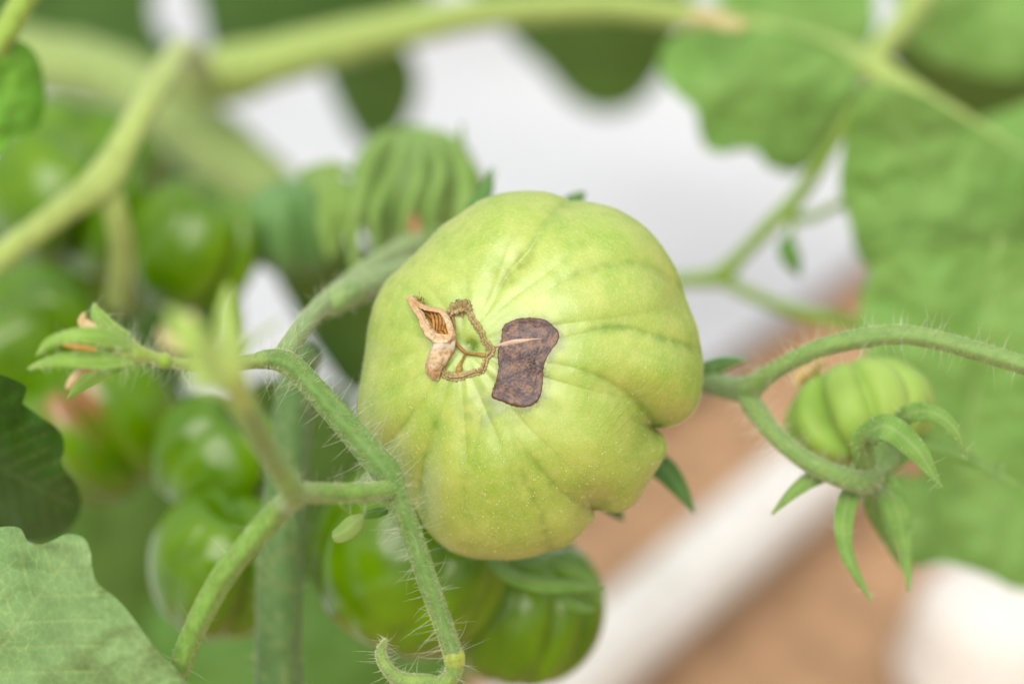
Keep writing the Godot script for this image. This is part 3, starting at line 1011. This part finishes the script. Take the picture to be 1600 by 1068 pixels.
func tomato(called: String, label: String, px: float, py: float, d: float, r: float, axis: Vector3, squash: float, lobes: int, deep: float, base: Color, other: Color, sd: int, m: Material, spot := Vector3.INF) -> Node3D:
	var at := P(px, py, d)
	var ax := cam_turn * axis.normalized()
	var o := thing(called, label, "tomato", at)
	var sh := Shape.new()
	lobed(sh, at, ax, r * K * d, squash, lobes, deep, base, other, sd, spot)
	part("skin", sh, m, o)
	return o

func clusters() -> void:
	var g1 := C(112, 158, 20)
	var g2 := C(84, 132, 14)
	var gl: Material = mats.glossy_skin
	var g := C(108, 152, 10)
	var h := C(80, 124, 6)
	tomato("green_tomato", "two lobed green tomato behind the long arm of the upper forked stalk", 120, 292, 0.665, 150, Vector3(0.35, 0.7, 0.6), 0.84, 4, 0.42, g, h, 2, gl)
	tomato("green_tomato", "round green tomato with a wide white glint above the blurred flower bud", 304, 386, 0.650, 108, Vector3(0.45, 0.8, 0.3), 1.05, 5, 0.34, g, h, 1, gl)
	tomato("green_tomato", "deeply shaded tomato between the arms of the upper forked stalk", 130, 408, 0.700, 120, Vector3(0.1, 0.9, 0.2), 0.95, 5, 0.3, g, h, 3, gl)
	tomato("green_tomato", "green tomato behind the tip of the withered flower", 42, 525, 0.635, 122, Vector3(-0.3, 0.8, 0.6), 0.9, 5, 0.4, g, h, 6, gl)
	var spot := P(118, 640, 0.604)
	tomato("green_tomato", "green tomato with a brown spot under the withered flower", 150, 660, 0.620, 126, Vector3(-0.5, 0.7, 0.3), 1.04, 5, 0.32, g, h, 5, gl, spot)
	tomato("green_tomato", "green tomato between the spotted tomato and the upright stem", 345, 716, 0.595, 112, Vector3(0.5, 0.7, 0.3), 0.92, 6, 0.36, g, h, 1, gl)
	tomato("green_tomato", "lowest green tomato beside the pale sage green leaf", 348, 880, 0.580, 116, Vector3(0.3, 0.9, 0.4), 1.06, 5, 0.32, g, h, 8, gl)
	tomato("green_tomato", "glossy green tomato directly below the pale lobed tomato", 646, 868, 0.562, 162, Vector3(0.45, 0.85, 0.2), 0.98, 7, 0.3, g, h, 7, gl)
	var f := tomato("green_tomato", "deeply ribbed tomato under the pale lobed tomato with drooping sepals", 806, 940, 0.578, 140, Vector3(0.2, 0.9, 0.2), 0.94, 10, 0.32, g, h, 4, gl)
	sepals(f, [
		[[768, 872, 0.540, 22], [800, 898, 0.534, 30], [850, 912, 0.532, 30], [905, 914, 0.534, 22], [946, 920, 0.538, 5]],
		[[860, 872, 0.545, 26], [900, 890, 0.541, 32], [928, 915, 0.541, 22], [936, 944, 0.543, 5]],
		[[850, 890, 0.543, 22], [880, 930, 0.540, 26], [912, 948, 0.541, 18], [932, 950, 0.543, 4]]], C(134, 176, 84), C(112, 156, 66), cam_turn * Vector3(0, 0.6, 0.8), 0.3)
	# small fruit with thin sepals draped over it
	var w := tomato("young_tomato", "young pale fruit with thin drooping sepals draped over it behind the pale lobed tomato", 648, 296, 0.625, 102, Vector3(0.15, 0.9, 0.4), 1.06, 6, 0.24, C(132, 168, 92), C(108, 146, 68), 6, mats.young)
	sepals(w, [
		[[612, 206, 0.612, 16], [574, 250, 0.606, 22], [558, 320, 0.600, 20], [552, 400, 0.600, 14], [560, 450, 0.6, 4]],
		[[630, 212, 0.606, 14], [612, 262, 0.597, 14], [584, 330, 0.594, 16], [588, 400, 0.596, 12], [570, 450, 0.6, 4]],
		[[650, 214, 0.604, 14], [654, 270, 0.594, 16], [632, 340, 0.590, 12], [622, 410, 0.594, 10], [610, 450, 0.594, 4]],
		[[668, 210, 0.606, 14], [688, 262, 0.595, 18], [672, 330, 0.591, 14], [676, 400, 0.593, 12], [660, 440, 0.593, 4]],
		[[680, 206, 0.609, 18], [716, 250, 0.602, 26], [726, 310, 0.598, 28], [712, 375, 0.598, 20], [700, 420, 0.598, 4]],
		[[684, 208, 0.615, 18], [730, 252, 0.614, 20], [756, 290, 0.614, 12], [770, 264, 0.615, 4]],
		[[680, 215, 0.612, 16], [708, 238, 0.606, 16], [719, 222, 0.604, 12], [722, 192, 0.603, 4]]],
		C(146, 182, 98), C(124, 166, 76), cam_turn * Vector3(0, 0.2, 0.98), 0.3, 0.9)
	for e in [[[640, 330, 0.594, 10], [646, 352, 0.592, 22], [652, 372, 0.592, 12]]]:
		var dq := Shape.new()
		blade(dq, px_path(e), C(206, 160, 122), C(190, 140, 100), cam_turn * Vector3(0, 0.2, 1))
		part("dry_petal", dq, mats.dry, w)
	var y := tomato("young_tomato", "small dark green ribbed fruit beside the drooping calyx", 466, 352, 0.655, 86, Vector3(-0.1, 0.9, 0.3), 0.95, 7, 0.24, C(116, 162, 96), C(92, 138, 70), 9, mats.young)
	sepals(y, [[[500, 270, 0.62, 20], [530, 290, 0.612, 30], [538, 340, 0.61, 26], [520, 400, 0.612, 6]], [[480, 265, 0.625, 24], [510, 300, 0.612, 30], [508, 350, 0.61, 24], [515, 405, 0.61, 6]], [[470, 272, 0.63, 22], [520, 262, 0.625, 24], [556, 270, 0.625, 6]]], C(140, 176, 88), C(124, 162, 70), cam_turn * Vector3(0, 0.3, 0.95))

func stalk(called: String, label: String, runs: Array, base: Color, other: Color, n_long := 0, long_mm := 4.0, n_short := 0, group := "") -> Node3D:
	var first: Array = runs[0][0]
	var o := thing(called, label, "stem", P(first[0], first[1], first[2]), group)
	for k in runs.size():
		var sh := Shape.new()
		var cv := tube(sh, px_path(runs[k]), base, other, 20, 12)
		part("stem" if k == 0 else "branch", sh, mats.stem, o)
		if n_long + n_short > 0:
			hairs_along(o, cv, n_long / (k + 1), long_mm, n_short / (k + 1))
	return o

func stems() -> void:
	var ga := C(160, 186, 86)
	var gb := C(142, 172, 78)
	stalk("plant_stem", "thick yellow green stem arching across the top of the picture", [
		[[270, 120, 0.7500, 60], [320, 122, 0.7500, 84], [360, 116, 0.7500, 92], [430, 96, 0.7500, 80], [540, 66, 0.7450, 68], [680, 34, 0.7400, 58], [800, 16, 0.7300, 50], [950, 8, 0.7200, 46], [1080, 25, 0.7100, 44], [1200, 55, 0.6900, 42], [1300, 82, 0.6700, 44], [1360, 108, 0.6600, 50], [1450, 165, 0.6500, 46], [1560, 238, 0.6450, 48], [1700, 330, 0.6400, 46]],
		[[1358, 106, 0.6600, 40], [1375, 78, 0.6620, 36], [1410, 35, 0.6700, 40], [1470, -50, 0.6800, 44]]], C(174, 198, 112), C(156, 184, 98))
	stalk("plant_stem", "dull green thick stem running behind the upper forked stalk", [[[-60, 80, 0.80, 100], [60, 98, 0.80, 105], [180, 125, 0.79, 100], [280, 185, 0.78, 110], [380, 268, 0.77, 112], [470, 350, 0.76, 100]]], C(160, 184, 112), C(144, 170, 98))
	stalk("fruit_stalk", "forked light green stalk in front of the bright green ribbed tomato", [
		[[318, 118, 0.745, 40], [300, 92, 0.70, 42], [283, 82, 0.655, 44], [258, 118, 0.625, 46], [210, 195, 0.605, 42], [160, 282, 0.60, 56], [90, 335, 0.60, 42], [0, 402, 0.60, 42], [-60, 450, 0.60, 46]],
		[[165, 280, 0.601, 40], [182, 340, 0.605, 36], [190, 400, 0.615, 38], [184, 470, 0.63, 40]]], C(190, 214, 124), C(170, 196, 106), 60, 3.0, 0)
	stalk("leaf_stalk", "short pale stalk above the bright green cut leaf", [[[-30, 110, 0.56, 42], [5, 55, 0.558, 40], [45, -15, 0.556, 40]]], C(160, 196, 90), C(146, 184, 76))
	var m := stalk("plant_stem", "upright hairy green stem below the blurred flower bud", [[[470, 560, 0.56, 56], [458, 640, 0.553, 60], [446, 740, 0.548, 66], [438, 860, 0.546, 70], [434, 980, 0.545, 72], [434, 1110, 0.545, 74]]], C(80, 120, 60), C(96, 134, 74), 260, 2.5, 2500)
	stalk("truss_stalk", "sage green stalk rising from the hairy stalk to the drooping calyx", [
		[[438, 562, 0.495, 34], [465, 520, 0.508, 31], [500, 480, 0.528, 32], [560, 432, 0.555, 34], [620, 396, 0.58, 38], [680, 372, 0.60, 40]],
		[[505, 485, 0.53, 30], [540, 462, 0.535, 44], [590, 440, 0.55, 46], [640, 420, 0.565, 40]]], C(146, 178, 112), C(128, 164, 94), 220, 3.0, 2500)
	stalk("leaf_stalk", "thin green leaf stalk forking over the white film", [
		[[1040, 440, 0.6520, 24], [1080, 436, 0.6500, 24], [1125, 430, 0.6480, 30], [1165, 392, 0.6440, 24], [1210, 345, 0.6400, 26], [1245, 310, 0.6380, 26], [1290, 245, 0.6320, 22], [1335, 170, 0.6280, 20]],
		[[1122, 432, 0.6480, 24], [1170, 458, 0.6470, 20], [1230, 482, 0.6450, 22], [1330, 506, 0.6400, 26], [1400, 520, 0.6380, 24]],
		[[1225, 335, 0.6400, 20], [1262, 340, 0.6400, 16], [1315, 318, 0.6380, 14]],
		[[1238, 325, 0.6400, 14], [1236, 350, 0.6380, 12], [1236, 375, 0.6360, 14]]], C(136, 174, 72), C(120, 160, 60))
	var lf := thing("leaf", "tiny dark leaflet hanging from the thin forking leaf stalk", "leaf", P(1236, 370, 0.616))
	var ls := Shape.new()
	blade(ls, px_path([[1236, 366, 0.616, 10], [1232, 385, 0.615, 32], [1240, 408, 0.615, 30], [1250, 432, 0.616, 5]]), C(96, 146, 60), C(84, 130, 52), cam_turn * Vector3(0.2, 0, 1))
	part("leaf_blade", ls, mats.sepal, lf)
	# small dried scrap on the arching stem
	var dp := thing("dry_leaf", "tan dried scrap lying along the arching stem", "dry leaf", P(1100, 30, 0.64))
	var ds := Shape.new()
	blade(ds, px_path([[1075, 28, 0.64, 16], [1110, 26, 0.635, 30], [1145, 36, 0.63, 26], [1168, 42, 0.63, 6]]), C(206, 198, 146), C(200, 180, 124), cam_turn * Vector3(0, 0.3, 1))
	part("leaf_blade", ds, mats.dry, dp)

	# the hairy stalk in front of the pale tomato
	var ha := C(116, 156, 86)
	var hb := C(98, 142, 62)
	var o := thing("flower_stalk", "hairy green stalk kinked in front of the pale lobed tomato, its tip curled up", "stem", P(445, 562, 0.49))
	var sh := Shape.new()
	var cv := tube(sh, px_path([[405, 562, 0.489, 26], [440, 563, 0.489, 36], [470, 585, 0.489, 36], [520, 640, 0.4885, 38], [565, 692, 0.488, 42], [596, 728, 0.487, 44], [612, 750, 0.487, 38], [628, 790, 0.487, 32], [646, 842, 0.4875, 32], [672, 918, 0.488, 31], [696, 985, 0.489, 29], [708, 1022, 0.4895, 30]]), ha, hb, 28, 16, 0.06)
	part("stem", sh, mats.stem, o)
	hairs_along(o, cv, 430, 6.0, 15000)
	var ks := Shape.new()
	tube(ks, px_path([[705, 1018, 0.4895, 29], [709, 1027, 0.4895, 34], [711, 1034, 0.4895, 30]]), C(170, 186, 78), C(150, 176, 70), 24, 8, 0.06)
	part("knuckle", ks, mats.stem, o)
	var ts := Shape.new()
	var tv := tube(ts, px_path([[710, 1030, 0.4895, 30], [708, 1052, 0.49, 27], [690, 1068, 0.49, 23], [668, 1064, 0.49, 22], [645, 1064, 0.49, 24], [620, 1058, 0.491, 22], [604, 1042, 0.491, 20], [595, 1022, 0.4915, 17], [599, 1006, 0.492, 11], [604, 998, 0.492, 3]]), C(138, 172, 84), C(116, 156, 80), 22, 14, 0.08)
	part("curled_tip", ts, mats.stem, o)
	hairs_along(o, tv, 170, 3.6, 4000)
	# stalk that leaves the kink towards the camera's left
	var f := thing("fruit_stalk", "forked soft green stalk with a cut arm ending on the hairy stalk", "stem", P(460, 780, 0.468))
	for run in [
		[[352, 560, 0.405, 40], [372, 610, 0.418, 38], [398, 668, 0.433, 36], [430, 725, 0.449, 34], [458, 772, 0.460, 38], [438, 792, 0.470, 36], [392, 845, 0.474, 38], [345, 905, 0.478, 38], [305, 980, 0.482, 36], [275, 1060, 0.485, 34], [260, 1120, 0.486, 34]],
		[[452, 772, 0.461, 30], [490, 770, 0.472, 32], [540, 770, 0.478, 30], [585, 768, 0.483, 30], [612, 762, 0.4865, 30]]]:
		var rs := Shape.new()
		var rc := tube(rs, px_path(run), C(132, 180, 82), C(110, 156, 62), 22, 14, 0.08)
		part("stem" if f.get_child_count() == 0 else "branch", rs, mats.stem, f)
		hairs_along(f, rc, 90, 3.5, 3500)
	# small folded leaflet by the kink
	var l := thing("leaf", "tiny bright leaflet with a folded edge below the kink of the hairy stalk", "leaf", P(600, 795, 0.489))
	var b1 := Shape.new()
	blade(b1, px_path([[604, 796, 0.489, 12], [590, 799, 0.488, 17], [576, 802, 0.488, 15], [566, 806, 0.4885, 10]]), C(96, 146, 48), C(84, 134, 40), cam_turn * Vector3(0.1, 0.5, 0.8), 0.5)
	part("leaf_base", b1, mats.sepal, l)
	var b2 := Shape.new()
	blade(b2, px_path([[570, 804, 0.4885, 8], [556, 815, 0.4875, 28], [540, 829, 0.487, 30], [524, 838, 0.487, 22], [519, 840, 0.487, 8]]), C(168, 198, 112), C(140, 182, 84), cam_turn * Vector3(0.3, 0.35, 0.9), 0.35)
	part("leaf_blade", b2, mats.sepal, l)

func flowers() -> void:
	var sa := C(150, 184, 88)
	var sb := C(128, 168, 72)
	var hint := cam_turn * Vector3(0, 0.5, 0.85)
	var o := thing("withered_flower", "withered flower with pale green sepals and curled orange cream petals on a hairy pedicel", "flower", P(195, 548, 0.475))
	var sh := Shape.new()
	var cv := tube(sh, px_path([[180, 545, 0.474, 40], [200, 549, 0.475, 44], [214, 553, 0.475, 30], [232, 557, 0.476, 21], [250, 562, 0.477, 19]]), C(168, 196, 92), C(144, 178, 76), 20, 10)
	part("receptacle", sh, mats.stem, o)
	hairs_along(o, cv, 160, 4.5, 1500)
	var ps := Shape.new()
	tube(ps, px_path([[246, 561, 0.477, 19], [254, 563, 0.477, 26], [261, 565, 0.4775, 22], [268, 566, 0.478, 15]]), C(150, 190, 70), C(130, 176, 56), 20, 8)
	part("knuckle", ps, mats.stem, o)
	var pd := Shape.new()
	var pv := tube(pd, px_path([[262, 565, 0.4775, 15], [300, 570, 0.48, 18], [360, 568, 0.484, 22], [412, 562, 0.488, 26]]), C(148, 178, 96), C(130, 164, 82), 18, 10)
	part("pedicel", pd, mats.stem, o)
	hairs_along(o, pv, 110, 4.5, 800)
	sepals(o, [
		[[205, 538, 0.473, 26], [160, 526, 0.469, 30], [112, 524, 0.468, 24], [75, 535, 0.470, 18], [56, 556, 0.473, 3]],
		[[205, 560, 0.474, 26], [155, 562, 0.470, 30], [95, 562, 0.469, 22], [62, 569, 0.472, 14], [42, 576, 0.474, 3]],
		[[200, 528, 0.476, 20], [172, 512, 0.475, 26], [152, 490, 0.475, 22], [146, 474, 0.477, 5]],
		[[190, 566, 0.478, 24], [150, 584, 0.48, 28], [122, 605, 0.482, 18], [105, 622, 0.483, 3]]], C(152, 196, 88), C(134, 180, 70), cam_turn * Vector3(0, 0.3, 0.95), 0.3)
	for e in [[[205, 538, 0.472, 14], [160, 526, 0.468, 28], [112, 524, 0.467, 22], [60, 552, 0.472, 4]], [[205, 560, 0.473, 14], [155, 562, 0.469, 28], [95, 562, 0.468, 22], [45, 575, 0.473, 4]], [[200, 528, 0.475, 14], [170, 510, 0.474, 18], [147, 476, 0.476, 4]]]:
		hairs_along(o, curve(px_path(e), 10), 50, 3.5, 600)
	for e in [[[[160, 520, 0.474, 12], [140, 508, 0.475, 18], [128, 500, 0.475, 15], [131, 488, 0.475, 6]], C(226, 204, 168)], [[[150, 574, 0.474, 10], [126, 577, 0.472, 13], [112, 592, 0.471, 13], [104, 606, 0.471, 8]], C(234, 214, 176)], [[[150, 545, 0.468, 6], [122, 541, 0.467, 9], [98, 538, 0.467, 4]], C(206, 160, 76)]]:
		var pt := Shape.new()
		blade(pt, px_path(e[0]), e[1], C(214, 180, 124), hint, 0.6, 0.0003, 9, 0.4)
		part("petal", pt, mats.dry, o)
	# blurred bud nearer to the camera
	var b := thing("flower_bud", "blurred pale green flower bud nearest the camera, with one upright sepal", "flower", P(365, 600, 0.399))
	var bs := Shape.new()
	tube(bs, px_path([[330, 555, 0.3950, 56], [352, 582, 0.3960, 62], [368, 608, 0.3990, 46], [378, 628, 0.4010, 36]]), C(184, 210, 112), C(170, 200, 98), 22, 10)
	part("receptacle", bs, mats.stem, b)
	sepals(b, [
		[[345, 575, 0.3930, 60], [312, 540, 0.3890, 62], [285, 508, 0.3890, 42], [262, 482, 0.3910, 8]],
		[[368, 590, 0.4030, 36], [360, 540, 0.4050, 38], [354, 490, 0.4070, 32], [356, 445, 0.4100, 8]],
		[[350, 600, 0.3910, 44], [320, 590, 0.3870, 40], [290, 575, 0.3890, 8]],
		[[355, 560, 0.4070, 34], [392, 530, 0.4110, 12], [440, 500, 0.4150, 5]]], C(182, 208, 112), C(166, 198, 96), hint, 0.3)
	for e in [[[300, 535, 0.4050, 24], [290, 505, 0.4070, 34], [302, 488, 0.4090, 12]], [[290, 545, 0.4050, 24], [262, 530, 0.4070, 26], [250, 512, 0.4090, 8]]]:
		var q := Shape.new()
		blade(q, px_path(e), C(214, 206, 160), C(206, 186, 140), hint, 0.4)
		part("petal", q, mats.dry, b)

func truss_on_the_right() -> void:
	var ga := C(112, 152, 82)
	var gb := C(128, 166, 92)
	var o := thing("truss_stalk", "hairy green stalk forking between the pale lobed tomato and the small ribbed tomato", "stem", P(1165, 606, 0.53))
	var runs := [
		[[1060, 590, 0.556, 29], [1110, 600, 0.545, 34], [1162, 608, 0.532, 40], [1205, 582, 0.524, 29], [1270, 548, 0.518, 29], [1345, 528, 0.514, 31], [1420, 523, 0.511, 30], [1500, 540, 0.51, 29], [1600, 570, 0.508, 29], [1700, 605, 0.508, 29]],
		[[1160, 606, 0.532, 34], [1184, 645, 0.528, 33], [1222, 690, 0.524, 29], [1275, 728, 0.521, 31], [1340, 752, 0.522, 34], [1365, 745, 0.526, 38]]]
	for k in 2:
		var sh := Shape.new()
		var cv := tube(sh, px_path(runs[k]), ga, gb, 22, 14, 0.05)
		part("stem" if k == 0 else "branch", sh, mats.stem, o)
		hairs_along(o, cv, 320, 4.6, 7000, 0.1)
	var t := tomato("young_tomato", "small light green ribbed tomato with long curling sepals", 1344, 650, 0.544, 120, Vector3(0.25, -0.8, 0.3), 0.72, 8, 0.4, C(170, 204, 100), C(146, 188, 78), 8, mats.young)
	sepals(t, [
		[[1335, 735, 0.53, 18], [1285, 740, 0.525, 29], [1240, 768, 0.522, 20], [1206, 803, 0.522, 4]],
		[[1345, 745, 0.528, 29], [1322, 790, 0.524, 33], [1322, 860, 0.522, 23], [1362, 938, 0.522, 4]],
		[[1375, 735, 0.53, 33], [1400, 790, 0.528, 37], [1414, 850, 0.526, 25], [1421, 925, 0.526, 4]],
		[[1355, 730, 0.52, 35], [1350, 685, 0.512, 42], [1385, 668, 0.507, 45], [1430, 700, 0.506, 38], [1472, 762, 0.507, 4]],
		[[1390, 690, 0.525, 30], [1415, 648, 0.518, 31], [1460, 645, 0.514, 28], [1495, 675, 0.513, 19], [1510, 718, 0.514, 3]],
		[[1390, 720, 0.54, 35], [1440, 695, 0.54, 35], [1510, 715, 0.54, 26], [1570, 745, 0.542, 16], [1620, 780, 0.544, 4]],
		[[1360, 745, 0.536, 25], [1362, 790, 0.54, 25], [1390, 850, 0.545, 13], [1410, 890, 0.548, 4]]],
		C(134, 176, 88), C(114, 158, 72), cam_turn * Vector3(-0.1, 0.35, 0.9), 0.35, 0.5, true)
	var rc := Shape.new()
	tube(rc, px_path([[1340, 752, 0.524, 40], [1356, 742, 0.528, 52], [1370, 722, 0.534, 62], [1378, 704, 0.541, 60]]), C(126, 168, 86), C(108, 150, 70), 22, 10, 0.1)
	part("receptacle", rc, mats.stem, t)
	for e in [[[1300, 590, 0.548, 20], [1272, 578, 0.546, 26], [1250, 590, 0.545, 22], [1248, 610, 0.545, 8]], [[1290, 600, 0.546, 18], [1275, 575, 0.542, 18], [1290, 562, 0.54, 8]]]:
		var q := Shape.new()
		blade(q, px_path(e), C(222, 206, 160), C(206, 172, 104), cam_turn * Vector3(0.2, 0.4, 0.8), 0.4, 0.0003, 9, 0.5)
		part("dry_petal", q, mats.dry, t)
